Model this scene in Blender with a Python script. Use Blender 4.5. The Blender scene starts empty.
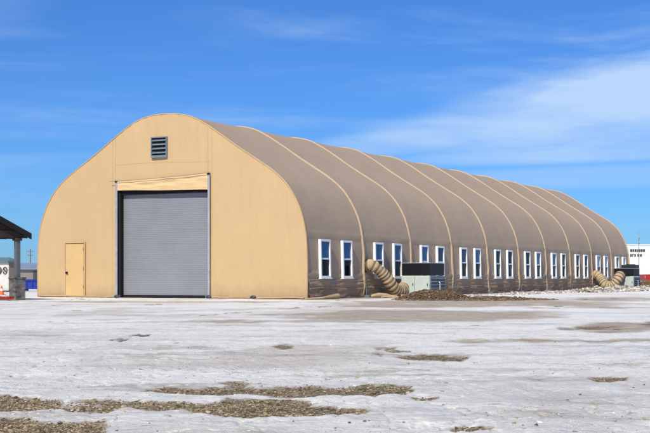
import bpy, math, random
import numpy as np
random.seed(7); rng = np.random.default_rng(7)
S = bpy.context.scene
COL = S.collection
# ------------------------------------------------------------------ camera constants
FPX, HZ, EYE = 1296.0, 278.0, 0.8
T = math.atan2(655, 1296)
RX, RY = math.cos(T), math.sin(T)            # camera right on the ground
FX, FY = -math.sin(T), math.cos(T)           # camera forward on the ground
CX, CY = 22.7518, -43.5056
def ld(lat, dep, z=0.0):                      # metres right / ahead of the camera -> world
    return (CX + lat*RX + dep*FX, CY + lat*RY + dep*FY, z)
def gnd(px, py):
    dep = FPX*EYE/(py-HZ); return ((px-325)/FPX*dep, dep)

# ------------------------------------------------------------------ node materials
class NT:
    def __init__(s, name):
        s.m = bpy.data.materials.new(name); s.m.use_nodes = True
        s.t = s.m.node_tree; s.b = s.t.nodes['Principled BSDF']
        s.co = s.n('ShaderNodeTexCoord').outputs['Object']
    def n(s, typ, **kw):
        nd = s.t.nodes.new(typ)
        for k, v in kw.items():
            if k in nd.inputs: nd.inputs[k].default_value = v
            else: setattr(nd, k, v)
        return nd
    def l(s, a, b): s.t.links.new(a, b)
    def map(s, scale=(1,1,1), rot=(0,0,0), src=None):
        m = s.n('ShaderNodeMapping'); m.inputs['Scale'].default_value = scale; m.inputs['Rotation'].default_value = rot
        s.l(src or s.co, m.inputs['Vector']); return m.outputs[0]
    def noise(s, scale, detail=4, rough=.5, vec=None, dist=0):
        nd = s.n('ShaderNodeTexNoise'); nd.inputs['Scale'].default_value = scale
        nd.inputs['Detail'].default_value = detail; nd.inputs['Roughness'].default_value = rough
        nd.inputs['Distortion'].default_value = dist
        s.l(vec or s.co, nd.inputs['Vector']); return nd.outputs['Fac']
    def ramp(s, fac, stops):
        r = s.n('ShaderNodeValToRGB'); e = r.color_ramp.elements
        while len(e) < len(stops): e.new(.5)
        for k, (p, c) in enumerate(stops):
            e[k].position = p; e[k].color = (*c, 1) if len(c) == 3 else c
        s.l(fac, r.inputs[0]); return r.outputs[0]
    def rng(s, fac, a, b, c, d):
        r = s.n('ShaderNodeMapRange'); 
        for i, v in enumerate((a, b, c, d)): r.inputs[i+1].default_value = v
        s.l(fac, r.inputs[0]); return r.outputs[0]
    def mix(s, fac, a, b, mode='MIX'):
        m = s.n('ShaderNodeMix', data_type='RGBA', blend_type=mode)
        if isinstance(fac, (int, float)): m.inputs[0].default_value = fac
        else: s.l(fac, m.inputs[0])
        for i, v in ((6, a), (7, b)):
            if isinstance(v, tuple): m.inputs[i].default_value = (*v, 1)
            else: s.l(v, m.inputs[i])
        return m.outputs[2]
    def math(s, op, a, b=0.0):
        m = s.n('ShaderNodeMath', operation=op)
        for i, v in enumerate((a, b)):
            if isinstance(v, (int, float)): m.inputs[i].default_value = v
            else: s.l(v, m.inputs[i])
        return m.outputs[0]
    def bump(s, h, strength, dist, prev=None):
        b = s.n('ShaderNodeBump'); b.inputs['Strength'].default_value = strength; b.inputs['Distance'].default_value = dist
        s.l(h, b.inputs['Height'])
        if prev: s.l(prev, b.inputs['Normal'])
        return b.outputs[0]
    def color(s, c):
        if isinstance(c, tuple): s.b.inputs['Base Color'].default_value = (*c, 1)
        else: s.l(c, s.b.inputs['Base Color'])
    def done(s, rough=.6, metal=0, spec=.5, nrm=None):
        if isinstance(rough, (int, float)): s.b.inputs['Roughness'].default_value = rough
        else: s.l(rough, s.b.inputs['Roughness'])
        s.b.inputs['Metallic'].default_value = metal; s.b.inputs['Specular IOR Level'].default_value = spec
        if nrm: s.l(nrm, s.b.inputs['Normal'])
        return s.m

def simple(name, c, rough=.6, metal=0, spec=.5, var=.15, scale=6, bump=0.0, bs=30):
    k = NT(name); f = k.noise(scale, 5, .6)
    lo = tuple(v*(1-var) for v in c); hi = tuple(min(1, v*(1+var)) for v in c)
    k.color(k.ramp(f, [(.3, lo), (.7, hi)]))
    n = k.bump(k.noise(bs, 4), bump, .02) if bump else None
    return k.done(rough, metal, spec, n)

def fabric(name, c, stain, streak=1.0, wr=(.7, .25, .5), bd=.05):
    k = NT(name)
    f = k.noise(.45, 5, .6); f2 = k.noise(5, 6, .7, k.map((1, 1, .25)))
    c1 = k.mix(k.rng(f, .35, .7, 0, 1), tuple(v*.96 for v in c), tuple(min(1, v*1.03) for v in c))
    c2 = k.mix(k.rng(f2, .3, .75, 0, .16*streak), c1, tuple(v*.72 for v in c))
    sp = k.n('ShaderNodeSeparateXYZ'); k.l(k.co, sp.inputs[0])
    # splashed dirt on the lowest hand's breadths of the cloth, with a broken edge
    z = k.math('ADD', sp.outputs[2], k.rng(k.noise(2.2, 6, .7), 0, 1, -.45, .45))
    c3 = k.mix(k.rng(z, .62, .0, 0, .75), c2, stain)
    k.color(c3)
    h1 = k.noise(1.3, 3, .5, k.map(wr)); h2 = k.noise(7, 4, .6, k.map(wr)); 
    n = k.bump(h1, .7, bd*2.4); n = k.bump(h2, .5, bd*.35, n)
    w = k.noise(90, 2, .5); n = k.bump(w, .25, .004, n)
    return k.done(.72, 0, .25, n)

M = {}
M['tan'] = fabric('tan_fabric', (.512, .354, .188), (.35, .25, .15), 1, (1, 1, .22))
M['taupe'] = fabric('taupe_fabric', (.405, .307, .220), (.21, .145, .09), .2, (1, .5, .5), .02)
M['skirt'] = fabric('skirt_cloth', (.40, .295, .20), (.20, .14, .09), .8, (.6, .6, 2), .05)
M['rib'] = fabric('rib_cloth', (.50, .37, .24), (.30, .23, .16), 2, (1, 3, 1.6), .03)
M['door_leaf'] = simple('door_leaf_tan', (.55, .37, .165), .5, 0, .4, .04, 2)
M['seam'] = simple('seam_tan', (.49, .34, .185), .7, 0, .2, .1, 3)
M['flap'] = fabric('flap_cloth', (.62, .43, .23), (.5, .35, .18), .6, (.35, 1, 3), .05)
M['shutter'] = simple('shutter_grey', (.225, .232, .252), .42, .15, .5, .06, 1.2)
M['galv'] = simple('galvanised_grey', (.38, .40, .42), .45, .4, .5, .15, 5)
M['louvre'] = simple('louvre_slate', (.16, .20, .24), .5, .2)
M['black'] = simple('black_rubber_and_shade', (.012, .012, .014), .8, 0, .2)
M['rope'] = simple('grey_rope', (.22, .20, .17), .9)
M['white'] = simple('white_vinyl', (.80, .81, .82), .4, 0, .5, .03, 4)
def glass(name, c, spec=.5):
    k = NT(name); f = k.noise(1.6, 3)
    k.color(k.ramp(f, [(.3, tuple(v*.6 for v in c)), (.7, tuple(v*1.25 for v in c))]))
    return k.done(.06, 0, spec, k.bump(k.noise(1.2, 2), .15, .02))
M['g_sky'] = glass('glass_painted_sky', (.022, .08, .25), .25)  # blue sky reflection put into the pane's base colour
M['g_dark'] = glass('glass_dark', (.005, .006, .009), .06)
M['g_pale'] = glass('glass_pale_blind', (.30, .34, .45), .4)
M['g_mid'] = glass('glass_dim_sky', (.015, .04, .11), .15)  # dimmer version of the painted sky reflection
M['steel_dk'] = simple('dark_steel', (.05, .055, .06), .5, .3)
M['cab'] = simple('cabinet_grey_green', (.42, .46, .42), .45, 0, .5, .08, 3)
M['coil'] = simple('coil_slate', (.13, .16, .19), .5, .3, .5, .3, 9)
M['acblack'] = simple('black_louvre', (.010, .011, .014), .55, 0, .4)
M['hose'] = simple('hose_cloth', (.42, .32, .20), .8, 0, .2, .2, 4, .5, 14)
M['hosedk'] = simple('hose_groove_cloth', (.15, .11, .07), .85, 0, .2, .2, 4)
M['wood'] = simple('pale_timber', (.52, .38, .22), .75, 0, .2, .25, 5)
M['dkwood'] = simple('dark_brown_timber', (.035, .024, .022), .7, 0, .3, .3, 4)
M['fascia'] = simple('black_fascia', (.012, .010, .012), .6, 0, .3)
M['shingle'] = simple('dark_shingle', (.035, .03, .032), .85, 0, .2, .3, 20, .6, 25)
M['post'] = simple('blue_grey_post', (.09, .10, .115), .6)
def stone():
    k = NT('ledge_stone'); v = k.n('ShaderNodeTexVoronoi'); v.inputs['Scale'].default_value = 5
    k.l(k.map((1, 1, 2.4)), v.inputs['Vector'])
    c = k.ramp(v.outputs['Color'], [(0, (.06, .057, .054)), (.5, (.12, .112, .105)), (1, (.21, .195, .175))])
    k.color(c); return k.done(.85, 0, .2, k.bump(v.outputs['Distance'], .6, .03))
M['stone'] = stone()
M['signwhite'] = simple('painted_block', (.58, .56, .52), .7, 0, .3, .1, 3)
M['signshade'] = simple('shaded_end_paint', (.22, .18, .15), .8)
M['teal'] = simple('slate_teal_roof', (.10, .16, .18), .5)
M['ink'] = simple('black_lettering', (.02, .02, .025), .6)
M['bluebin'] = simple('blue_bin', (.01, .035, .30), .4)
M['red'] = simple('red_paint', (.30, .018, .012), .35)
M['orange'] = simple('orange_plastic', (.75, .13, .02), .5)
M['pole'] = simple('weathered_pole', (.12, .10, .085), .85)
M['barn'] = simple('grey_brown_cladding', (.20, .18, .17), .6, 0, .3, .1, .4)
M['barnroof'] = simple('blue_grey_roofing', (.20, .26, .32), .5, 0, .4, .1, .3)
M['whitewall'] = simple('white_cladding', (.60, .60, .58), .6, 0, .3, .03, .3)
M['tyre'] = simple('tyre_rubber', (.02, .02, .02), .8)
M['chrome'] = simple('hub_metal', (.5, .5, .5), .3, .8)
def dirt():
    k = NT('brown_dirt'); f = k.noise(9, 8, .75); g = k.noise(2, 4)
    c = k.ramp(f, [(.3, (.055, .034, .019)), (.55, (.15, .092, .05)), (.75, (.27, .18, .105))])
    k.color(k.mix(k.rng(g, .5, .75, 0, .5), c, (.22, .16, .10)))
    return k.done(.95, 0, .1, k.bump(k.noise(26, 5, .7), 1, .05))
M['dirt'] = dirt()
def stonesmat(name, stops):
    k = NT(name); a = k.n('ShaderNodeAttribute', attribute_name='tint')
    k.color(k.ramp(a.outputs['Fac'], stops)); return k.done(.85, 0, .2)
M['gravel'] = stonesmat('pebble_mix', [(0, (.045, .035, .025)), (.35, (.18, .135, .08)), (.7, (.37, .285, .175)), (.93, (.47, .40, .29)), (1, (.55, .51, .45))])
M['clod'] = stonesmat('clod_earth', [(0, (.07, .046, .03)), (.5, (.18, .125, .08)), (1, (.38, .29, .20))])
M['ice'] = stonesmat('dirty_ice', [(0, (.17, .125, .085)), (.3, (.36, .31, .25)), (.6, (.52, .49, .45)), (1, (.74, .74, .75))])
M['grass'] = stonesmat('dry_grass', [(0, (.14, .09, .04)), (1, (.36, .24, .12))])

# ------------------------------------------------------------------ mesh builder
class MB:
    def __init__(s): s.v = []; s.f = []; s.mi = []
    def add(s, vs, fs, mi=0):
        o = len(s.v); s.v += [tuple(p) for p in vs]; s.f += [tuple(i+o for i in f) for f in fs]; s.mi += [mi]*len(fs); return s
    def box(s, c, d, rz=0, mi=0, bev=0.0):
        x, y, z = (q/2 for q in d); ca, sa = math.cos(rz), math.sin(rz)
        b = min(bev, x*.45, y*.45, z*.45)
        if b <= 0:
            loc = [(-x,-y,-z),(x,-y,-z),(x,y,-z),(-x,y,-z),(-x,-y,z),(x,-y,z),(x,y,z),(-x,y,z)]
            fs = [(0,3,2,1),(4,5,6,7),(0,1,5,4),(1,2,6,5),(2,3,7,6),(3,0,4,7)]
        else:
            loc = []; fs = []
            for zz, ins in ((-z, b), (-z+b, 0), (z-b, 0), (z, b)):
                X, Y = x-ins, y-ins; q = b*.6 if ins == 0 else b*.6
                loc += [(-X+q,-Y,zz),(X-q,-Y,zz),(X,-Y+q,zz),(X,Y-q,zz),(X-q,Y,zz),(-X+q,Y,zz),(-X,Y-q,zz),(-X,-Y+q,zz)]
            for r in range(3):
                for i in range(8):
                    j = (i+1) % 8; fs.append((r*8+i, r*8+j, r*8+8+j, r*8+8+i))
            fs.append(tuple(range(7, -1, -1))); fs.append(tuple(range(24, 32)))
        s.add([(c[0]+p[0]*ca-p[1]*sa, c[1]+p[0]*sa+p[1]*ca, c[2]+p[2]) for p in loc], fs, mi); return s
    def tube(s, path, r, n=10, cap=True, mi=None, squash=None):
        P = [np.array(p, float) for p in path]; L = len(P); rr = r if hasattr(r, '__len__') else [r]*L
        vs = []; up = np.array((0, 0, 1.0)); prev = None
        for i in range(L):
            t = P[min(i+1, L-1)] - P[max(i-1, 0)]; t /= np.linalg.norm(t)+1e-9
            if prev is None:
                a = np.cross(t, up)
                if np.linalg.norm(a) < .1: a = np.cross(t, (1.0, 0, 0))
            else: a = prev - t*np.dot(prev, t)
            a /= np.linalg.norm(a); prev = a; b = np.cross(t, a)
            for k in range(n):
                w = 2*math.pi*k/n; vs.append(P[i] + rr[i]*(a*math.cos(w)+b*math.sin(w)))
        fs = []; mis = []
        for i in range(L-1):
            for k in range(n):
                j = (k+1) % n; fs.append((i*n+k, i*n+j, (i+1)*n+j, (i+1)*n+k)); mis.append(mi[i] if mi else 0)
        if cap: fs += [tuple(range(n-1, -1, -1)), tuple((L-1)*n+k for k in range(n))]; mis += [0, 0]
        o = len(s.v); s.v += [tuple(p) for p in vs]; s.f += [tuple(i+o for i in f) for f in fs]; s.mi += mis; return s
    def cyl(s, c, r, h, n=16, r2=None, ax='z'):
        r2 = r if r2 is None else r2
        e = {'z': (0,0,1), 'x': (1,0,0), 'y': (0,1,0)}[ax]
        return s.tube([c, tuple(c[i]+e[i]*h for i in range(3))], [r, r2], n)
    def prism(s, poly, a, b, ax='y'):     # polygon of (u,z) swept from a to b along ax
        n = len(poly)
        if ax == 'y': vs = [(u, a, z) for u, z in poly]+[(u, b, z) for u, z in poly]
        else: vs = [(a, u, z) for u, z in poly]+[(b, u, z) for u, z in poly]
        fs = [(i, (i+1) % n, n+(i+1) % n, n+i) for i in range(n)] + [tuple(range(n-1, -1, -1)), tuple(range(n, 2*n))]
        return s.add(vs, fs)
    def build(s, name, mats, parent=None, loc=(0,0,0), smooth=False, rz=0):
        me = bpy.data.meshes.new(name); me.from_pydata(s.v, [], s.f); me.update()
        for m in (mats if isinstance(mats, list) else [mats]): me.materials.append(m)
        me.polygons.foreach_set('material_index', s.mi)
        import bmesh
        bm = bmesh.new(); bm.from_mesh(me); bmesh.ops.recalc_face_normals(bm, faces=bm.faces); bm.to_mesh(me); bm.free()
        if smooth:
            me.polygons.foreach_set('use_smooth', [True]*len(me.polygons))
        o = bpy.data.objects.new(name, me); COL.objects.link(o); o.location = loc; o.rotation_euler.z = rz
        if parent: o.parent = parent
        return o
def npmesh(name, V, Fq, mat, parent=None, smooth=True, attrs={}):
    me = bpy.data.meshes.new(name); k = Fq.shape[1]
    me.vertices.add(len(V)); me.vertices.foreach_set('co', V.astype(np.float32).ravel())
    me.loops.add(Fq.size); me.loops.foreach_set('vertex_index', Fq.astype(np.int32).ravel())
    me.polygons.add(len(Fq)); me.polygons.foreach_set('loop_start', np.arange(0, Fq.size, k, dtype=np.int32))
    me.polygons.foreach_set('loop_total', np.full(len(Fq), k, dtype=np.int32))
    me.update(calc_edges=True)
    me.polygons.foreach_set('use_smooth', np.full(len(Fq), smooth))
    for n, a in attrs.items():
        at = me.attributes.new(n, 'FLOAT', 'POINT'); at.data.foreach_set('value', a.astype(np.float32).ravel())
    me.materials.append(mat)
    o = bpy.data.objects.new(name, me); COL.objects.link(o)
    if parent: o.parent = parent
    return o
def grid_faces(r, c):
    i = np.arange(r-1)[:, None]*c + np.arange(c-1)[None, :]
    return np.stack([i, i+1, i+c+1, i+c], -1).reshape(-1, 4)
def tag(o, label=None, cat=None, group=None, kind=None):
    for k, v in (('label', label), ('category', cat), ('group', group), ('kind', kind)):
        if v: o[k] = v
    return o
def empty(name, loc, label, cat, group=None, rz=0):
    o = bpy.data.objects.new(name, None); COL.objects.link(o); o.location = loc; o.rotation_euler.z = rz
    o.empty_display_size = .2
    return tag(o, label, cat, group)
def copy_tree(o, parent=None):
    c = o.copy(); COL.objects.link(c); c.parent = parent
    for ch in [x for x in bpy.data.objects if x.parent == o]: copy_tree(ch, c)
    return c

# ------------------------------------------------------------------ numpy noise
def _h(i, j, s):
    n = (i*374761393 + j*668265263 + s*974711) & 0xffffffff
    n = ((n ^ (n >> 13))*1274126177) & 0xffffffff
    return ((n ^ (n >> 16)) & 0xffff)/65535.0
def vn(x, y, s=0):
    xi = np.floor(x).astype(np.int64); yi = np.floor(y).astype(np.int64); u = x-xi; v = y-yi
    u = u*u*u*(u*(u*6-15)+10); v = v*v*v*(v*(v*6-15)+10)
    return (_h(xi, yi, s)*(1-u)+_h(xi+1, yi, s)*u)*(1-v)+(_h(xi, yi+1, s)*(1-u)+_h(xi+1, yi+1, s)*u)*v
def fbm(x, y, o=4, s=0, g=.5):
    t = 0; a = 1; w = 0
    for k in range(o):
        t = t + a*vn(x*2**k+17.3*k, y*2**k-9.1*k, s+k*31); w += a; a *= g
    return t/w*2-1
def sst(a, b, x):
    t = np.clip((x-a)/(b-a), 0, 1); return t*t*(3-2*t)

# ------------------------------------------------------------------ ground: one sheet out to the horizon
GR = [(-160, 78, 393.5, 413.5, 3.0), (50, 140, 398.5, 412, 1.6), (120, 215, 402.5, 411.5, 1.2), (190, 335, 400.5, 420.5, 1.9), (290, 362, 408.5, 415.5, 1.0),
      (-160, 100, 416.5, 446, 3.0), (60, 112, 421, 434, 1.0), (142, 215, 385.5, 393.5, 1.4), (185, 262, 384, 396.5, 1.5), (222, 350, 387.5, 399.5, 1.8), (212, 250, 380.5, 386, .8),
      (336, 412, 386, 398.5, 1.9), (395, 469, 353, 360.3, 1.9), (453, 496, 426, 430.5, 1.1), (588, 626, 376.5, 381, 1.0), (272, 294, 345, 349.5, .7),
      (640, 690, 321, 327, .9), (105, 160, 389, 393, .35), (412, 436, 400, 402.5, .5), (560, 620, 327, 330, .5)]
MU = [(440, 720, 340, 344, .5), (60, 250, 345, 352, .5), (330, 560, 368, 374, .4), (100, 420, 320, 324, .4), (265, 575, 309.5, 321.5, 1.6), (570, 670, 322, 333, 1.6), (300, 640, 299.5, 308, 1.5), (410, 720, 411, 421, .7),
      (-30, 110, 333, 337, .6), (0, 330, 300.4, 303, .8), (240, 340, 386, 408, .4), (560, 680, 297, 301, .8),
      (-50, 210, 383, 398, .35), (480, 640, 306, 309, .7)]
def ell(lat, dep, E, n1):
    m = np.full(lat.shape, -9.0)
    # work in 1/dep so that an ellipse keeps its outline; n1 breaks the edge
    yy = FPX*EYE/dep; xx = lat/dep*FPX
    for x0, x1, y0, y1, s in E:
        cx, cy = (x0+x1)/2-325, (y0+y1)/2-HZ
        e = s*(1-((xx-cx)/((x1-x0)/2))**2-((yy-cy)/((y1-y0)/2))**2)
        m = np.maximum(m, np.minimum(e, 1.0))
    return m + n1
def masks(lat, dep):
    sx = np.minimum(1.0, 9/dep)
    nA = fbm(lat*1.1, dep*.55, 4, 3)*.9 + fbm(lat*5, dep*2.2, 4, 5)*.9*np.clip(22/dep, 0.25, 1)
    ok = (dep > 2)
    g = np.where(ok, ell(lat, np.maximum(dep, 1), GR, nA*.60-.06+fbm(lat*2.6, dep*3.2, 4, 77, .6)*.8*np.clip(16/dep, .2, 1)), -1)
    # stray little bare spots over the whole yard
    st = fbm(lat*1.5, dep*.5, 5, 40, .62) - .58 + .05*(dep < 12)
    g = np.maximum(g, np.where((dep > 5) & (dep < 60), st*5, -1))
    gm = sst(-.45, .65, g)
    m = np.where(ok, ell(lat, np.maximum(dep, 1), MU, (fbm(lat*.5, dep*.25, 4, 11)+fbm(lat*2.3, dep*.7, 3, 12)*.6)*.8), -1)
    mm = sst(-.1, .9, m)*.85
    mm = np.maximum(mm, sst(.12, .55, fbm(lat*.4, dep*.22, 5, 21, .6))*.40)
    return gm, mm
def height(lat, dep, gm):
    near = np.clip(1.15-dep/45, .15, 1)
    h = .035*fbm(lat*.45, dep*.3, 3, 51)+.022*fbm(lat*2.1, dep*1.4, 4, 52)+.010*fbm(lat*9, dep*6, 3, 53)
    rut = fbm(lat*.5+dep*.12, dep*1.9, 4, 61)        # packed wheel tracks running across the view
    h = h + .016*rut
    cr = np.abs(fbm(lat*1.7, dep*1.3, 4, 81, .6)); h = h - .014*np.exp(-(cr/.05)**2)*np.clip(25/dep, .2, 1)   # cracks between crusted plates
    h = h + .008*np.abs(fbm(lat*5, dep*3.5, 4, 83, .65))*np.clip(20/dep, .2, 1)
    return (h + .016*(1-gm))*near - .008 - .006*gm
inv = np.linspace(1/4.2, 1/72, 520); rad = np.concatenate([[.05, 1.0, 2.2, 3.2], 1/inv, np.geomspace(73, 5000, 60)])
ang = np.concatenate([np.radians(np.linspace(-180, -23, 60)), np.radians(np.linspace(-22.6, 22.6, 640)), np.radians(np.linspace(23, 180, 60))])
A, Rr = np.meshgrid(ang, rad); LAT = Rr*np.sin(A); DEP = Rr*np.cos(A)
gm, mm = masks(LAT, DEP)
Xw = CX+LAT*RX+DEP*FX; Yw = CY+LAT*RY+DEP*FY
# trodden soil along the foot of the long wall
d_wall = Xw; along = (Yw > -1) & (Yw < 54) & (Xw > -2)
soil = np.where(along, sst(2.7, 1.0, Xw + 1.0*fbm(Xw*.9, Yw*.55, 4, 71)), 0)
mm = np.maximum(mm, soil*.9)
Zw = height(LAT, DEP, gm) 
ug = npmesh('snowy_ground', np.stack([Xw, Yw, Zw], -1).reshape(-1, 3), grid_faces(len(rad), len(ang)), None, None, True,
            {'gravel': gm.ravel(), 'mud': mm.ravel()})
def ground_mat():
    k = NT('snow_and_gravel')
    g = k.n('ShaderNodeAttribute', attribute_name='gravel').outputs['Fac']
    m = k.n('ShaderNodeAttribute', attribute_name='mud').outputs['Fac']
    v = k.map((1, 1, 1), (0, 0, -T)); st = k.map((.5, 1.6, 1), (0, 0, 0), v); st2 = k.map((.16, .8, 1), (0, 0, .05), v)
    f1 = k.noise(3.4, 10, .74, st); f2 = k.noise(.8, 7, .65, st2); f3 = k.noise(11, 8, .8, k.map((.45, 1.3, 1), (0, 0, 0), v))
    snow = k.ramp(f1, [(.30, (.54, .53, .52)), (.39, (.80, .78, .74)), (.47, (.93, .905, .85)), (.70, (.97, .945, .885))])
    snow = k.mix(k.rng(f2, .50, .66, 0, .55), snow, (.52, .51, .50))
    snow = k.mix(k.rng(f3, .54, .66, 0, .65), snow, (.40, .35, .29))
    f4 = k.noise(1.1, 8, .72, k.map((.35, 1, 1), (0, 0, 0), v))
    snow = k.mix(k.rng(f4, .54, .64, 0, .7), snow, (.44, .37, .285))
    mud = k.ramp(k.noise(5, 7, .7, st), [(.3, (.21, .135, .068)), (.55, (.38, .265, .145)), (.75, (.58, .46, .30))])
    mf = k.math('MULTIPLY', m, k.rng(k.noise(3.5, 8, .75, st), .34, .56, .45, 1))
    f5 = k.noise(34, 6, .8, k.map((.6, 1.2, 1), (0, 0, 0), v))
    snow = k.mix(k.rng(f5, .50, .66, 0, .38), snow, (.52, .48, .42))
    f6 = k.noise(.35, 5, .6, k.map((.5, 1, 1), (0, 0, 0), v)); grit = k.math('MULTIPLY', k.rng(f6, .40, .62, .15, 1), k.rng(k.noise(22, 7, .85, v), .56, .66, 0, .75))
    snow = k.mix(grit, snow, (.26, .20, .14))
    c = k.mix(mf, snow, mud)
    vo = k.n('ShaderNodeTexVoronoi'); vo.inputs['Scale'].default_value = 42; k.l(k.co, vo.inputs['Vector'])
    vc = k.n('ShaderNodeSeparateColor'); k.l(vo.outputs['Color'], vc.inputs[0])
    gc = k.ramp(vc.outputs[0], [(0, (.06, .043, .026)), (.4, (.18, .13, .075)), (.75, (.33, .25, .15)), (1, (.44, .36, .25))])
    gc = k.mix(k.rng(k.noise(3, 5, .6), .45, .7, 0, .6), gc, (.085, .062, .036))
    gf = k.rng(k.math('ADD', g, k.rng(k.noise(10, 6, .75, k.map((.5, 1.7, .3), (0, 0, 0), v)), .3, .7, -.75, .75)), .30, .75, 0, 1)
    c = k.mix(k.rng(g, .02, .40, 0, .55), c, (.33, .25, .165))
    c = k.mix(gf, c, gc); k.color(c)
    n = k.bump(k.noise(7, 9, .72, st), .75, .06); n = k.bump(k.noise(38, 6, .75), .7, .018, n); n = k.bump(vo.outputs['Distance'], .35, .01, n)
    r = k.rng(k.math('ADD', gf, k.rng(f2, .42, .7, .45, 0)), 0, 1, .48, .95)
    return k.done(r, 0, .35, n)
ug.data.materials.clear(); ug.data.materials.append(ground_mat()); tag(ug, kind='structure')

# pebbles and ice crumbs
ico_v = None
def ico():
    p = (1+5**.5)/2
    v = np.array([(-1,p,0),(1,p,0),(-1,-p,0),(1,-p,0),(0,-1,p),(0,1,p),(0,-1,-p),(0,1,-p),(p,0,-1),(p,0,1),(-p,0,-1),(-p,0,1)], float)
    v /= np.linalg.norm(v[0])
    f = np.array([(0,11,5),(0,5,1),(0,1,7),(0,7,10),(0,10,11),(1,5,9),(5,11,4),(11,10,2),(10,7,6),(7,1,8),(3,9,4),(3,4,2),(3,2,6),(3,6,8),(3,8,9),(4,9,5),(2,4,11),(6,2,10),(8,6,7),(9,8,1)])
    return v, f
def scatter(name, P, size, mat, flat=.6, rough=.28, tint=None):
    v, f = ico(); n = len(P)
    d = v[None]*(1+rng.uniform(-rough, rough, (n, 12, 1)))
    a = rng.uniform(0, 6.28, n); sc = np.stack([size*rng.uniform(.7, 1.4, n), size*rng.uniform(.7, 1.3, n), size*flat*rng.uniform(.6, 1.3, n)], -1)
    d = d*sc[:, None]; ca, sa = np.cos(a)[:, None], np.sin(a)[:, None]
    d = np.stack([d[..., 0]*ca-d[..., 1]*sa, d[..., 0]*sa+d[..., 1]*ca, d[..., 2]], -1)+P[:, None]
    F = (f[None]+np.arange(n)[:, None, None]*12).reshape(-1, 3)
    t = rng.random(n) if tint is None else tint
    return npmesh(name, d.reshape(-1, 3), F, mat, None, False, {'tint': np.repeat(t, 12)})
def on_ground(lat, dep):
    g, _ = masks(lat, dep); h = height(lat, dep, g)
    return np.stack([CX+lat*RX+dep*FX, CY+lat*RY+dep*FY, h], -1), g
N = 150000
yy = rng.uniform(70, 175, N); dep = FPX*EYE/yy; lat = rng.uniform(-380, 380, N)/FPX*dep
P, g = on_ground(lat, dep)
keep = (rng.random(N) < np.clip((g-.12)*1.5, 0.004, .9)*np.clip(fbm(lat*2, dep*2, 3, 90)+.8, .15, 1)); P = P[keep][:46000]
sz = .0043*np.exp(rng.normal(0, .40, len(P))); P[:, 2] += sz*.2
o = scatter('gravel', P, sz, M['gravel'], .65, .3, np.clip(rng.beta(1.7, 2.0, len(P)), 0, 1)); tag(o, 'loose tan and brown gravel showing through melted patches of the icy yard', 'gravel', kind='stuff')
N = 3000
yy = rng.uniform(30, 172, N); dep = FPX*EYE/yy; lat = rng.uniform(-380, 380, N)/FPX*dep
P, g = on_ground(lat, dep); keep = (g < .4) & (fbm(lat*.6, dep*.3, 3, 95)+rng.normal(0, .2, N) > .15); P = P[keep]
o = scatter('snow_crumbs', P, .0065*np.exp(rng.normal(0, .5, len(P))), M['ice'], .5, .3, rng.beta(1.5,1.8,len(P))); tag(o, 'small crumbs of dirty ice strewn over the frozen yard', 'ice crumbs', kind='stuff')

# broken snow bank ploughed along the foot of the long wall
def bank(n, y0, y1, x0, x1, smin, smax, hmul, seed):
    r = np.random.default_rng(seed); Y = r.uniform(y0, y1, n); X = r.uniform(x0, x1, n)
    e = np.sin(np.pi*(X-x0)/(x1-x0)); hh = hmul*e*(.55+.6*fbm(Y*.6, X*.6, 3, seed))
    return np.stack([X, Y, r.uniform(0, 1, n)*np.clip(hh, 0, 1)], -1), r.uniform(smin, smax, n)
Pb, Sb = [], []
for a in [(2600, 27, 42, 1.6, 4.2, .03, .11, .34, 1), (1300, 18, 30, 1.2, 3.0, .03, .08, .13, 2), (1100, 38, 47, 3.4, 5.6, .03, .12, .24, 3), (500, 9.5, 19, 1.2, 2.6, .02, .06, .05, 4), (700, 33, 39.5, 2.2, 4.4, .05, .16, .45, 6)]:
    p, s = bank(*a); Pb.append(p); Sb.append(s)
Pb = np.concatenate(Pb); Sb = np.concatenate(Sb)
o = scatter('snow_rubble', Pb, Sb, M['ice'], .7, .3, np.clip(rng.beta(1.4, 2.0, len(Pb)), 0, 1))
tag(o, 'ploughed bank of dirty snow lumps along the foot of the long wall', 'snow bank', kind='stuff')

# ------------------------------------------------------------------ the fabric building
W = 12.87; L = 50.5; BAY = 5.05
HP = [(0,0),(0,.7),(.0,1.4),(.05,2.36),(.18,3.05),(.42,3.68),(.78,4.27),(1.18,4.69),(1.65,5.05),(2.4,5.52),(3.12,5.97),(3.75,6.39),(4.44,6.83),(5.12,7.18),(5.78,7.34),(W/2,7.38)]
def smooth_profile():
    pts = HP + [(W-x, z) for x, z in HP[-2::-1]]; out = []
    for i in range(len(pts)-1):
        p0, p1, p2, p3 = (np.array(pts[min(max(j, 0), len(pts)-1)]) for j in (i-1, i, i+1, i+2))
        for t in np.linspace(0, 1, 6, endpoint=False):
            out.append(.5*((2*p1)+(-p0+p2)*t+(2*p0-5*p1+4*p2-p3)*t*t+(-p0+3*p1-3*p2+p3)*t**3))
    out.append(np.array(pts[-1])); return np.array(out)
PR = smooth_profile(); PR[:, 0] = np.clip(PR[:, 0], 0, W)
d = np.gradient(PR, axis=0); d /= np.linalg.norm(d, axis=1)[:, None]; NRM = np.stack([-d[:, 1], d[:, 0]], -1)   # outward in (inward-x, z)
arc = np.concatenate([[0], np.cumsum(np.linalg.norm(np.diff(PR, axis=0), axis=1))])
B = empty('fabric_building', (0, 0, 0), 'long tan and taupe fabric building with ribbed arched roof and a grey roller door', 'fabric building')
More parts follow.
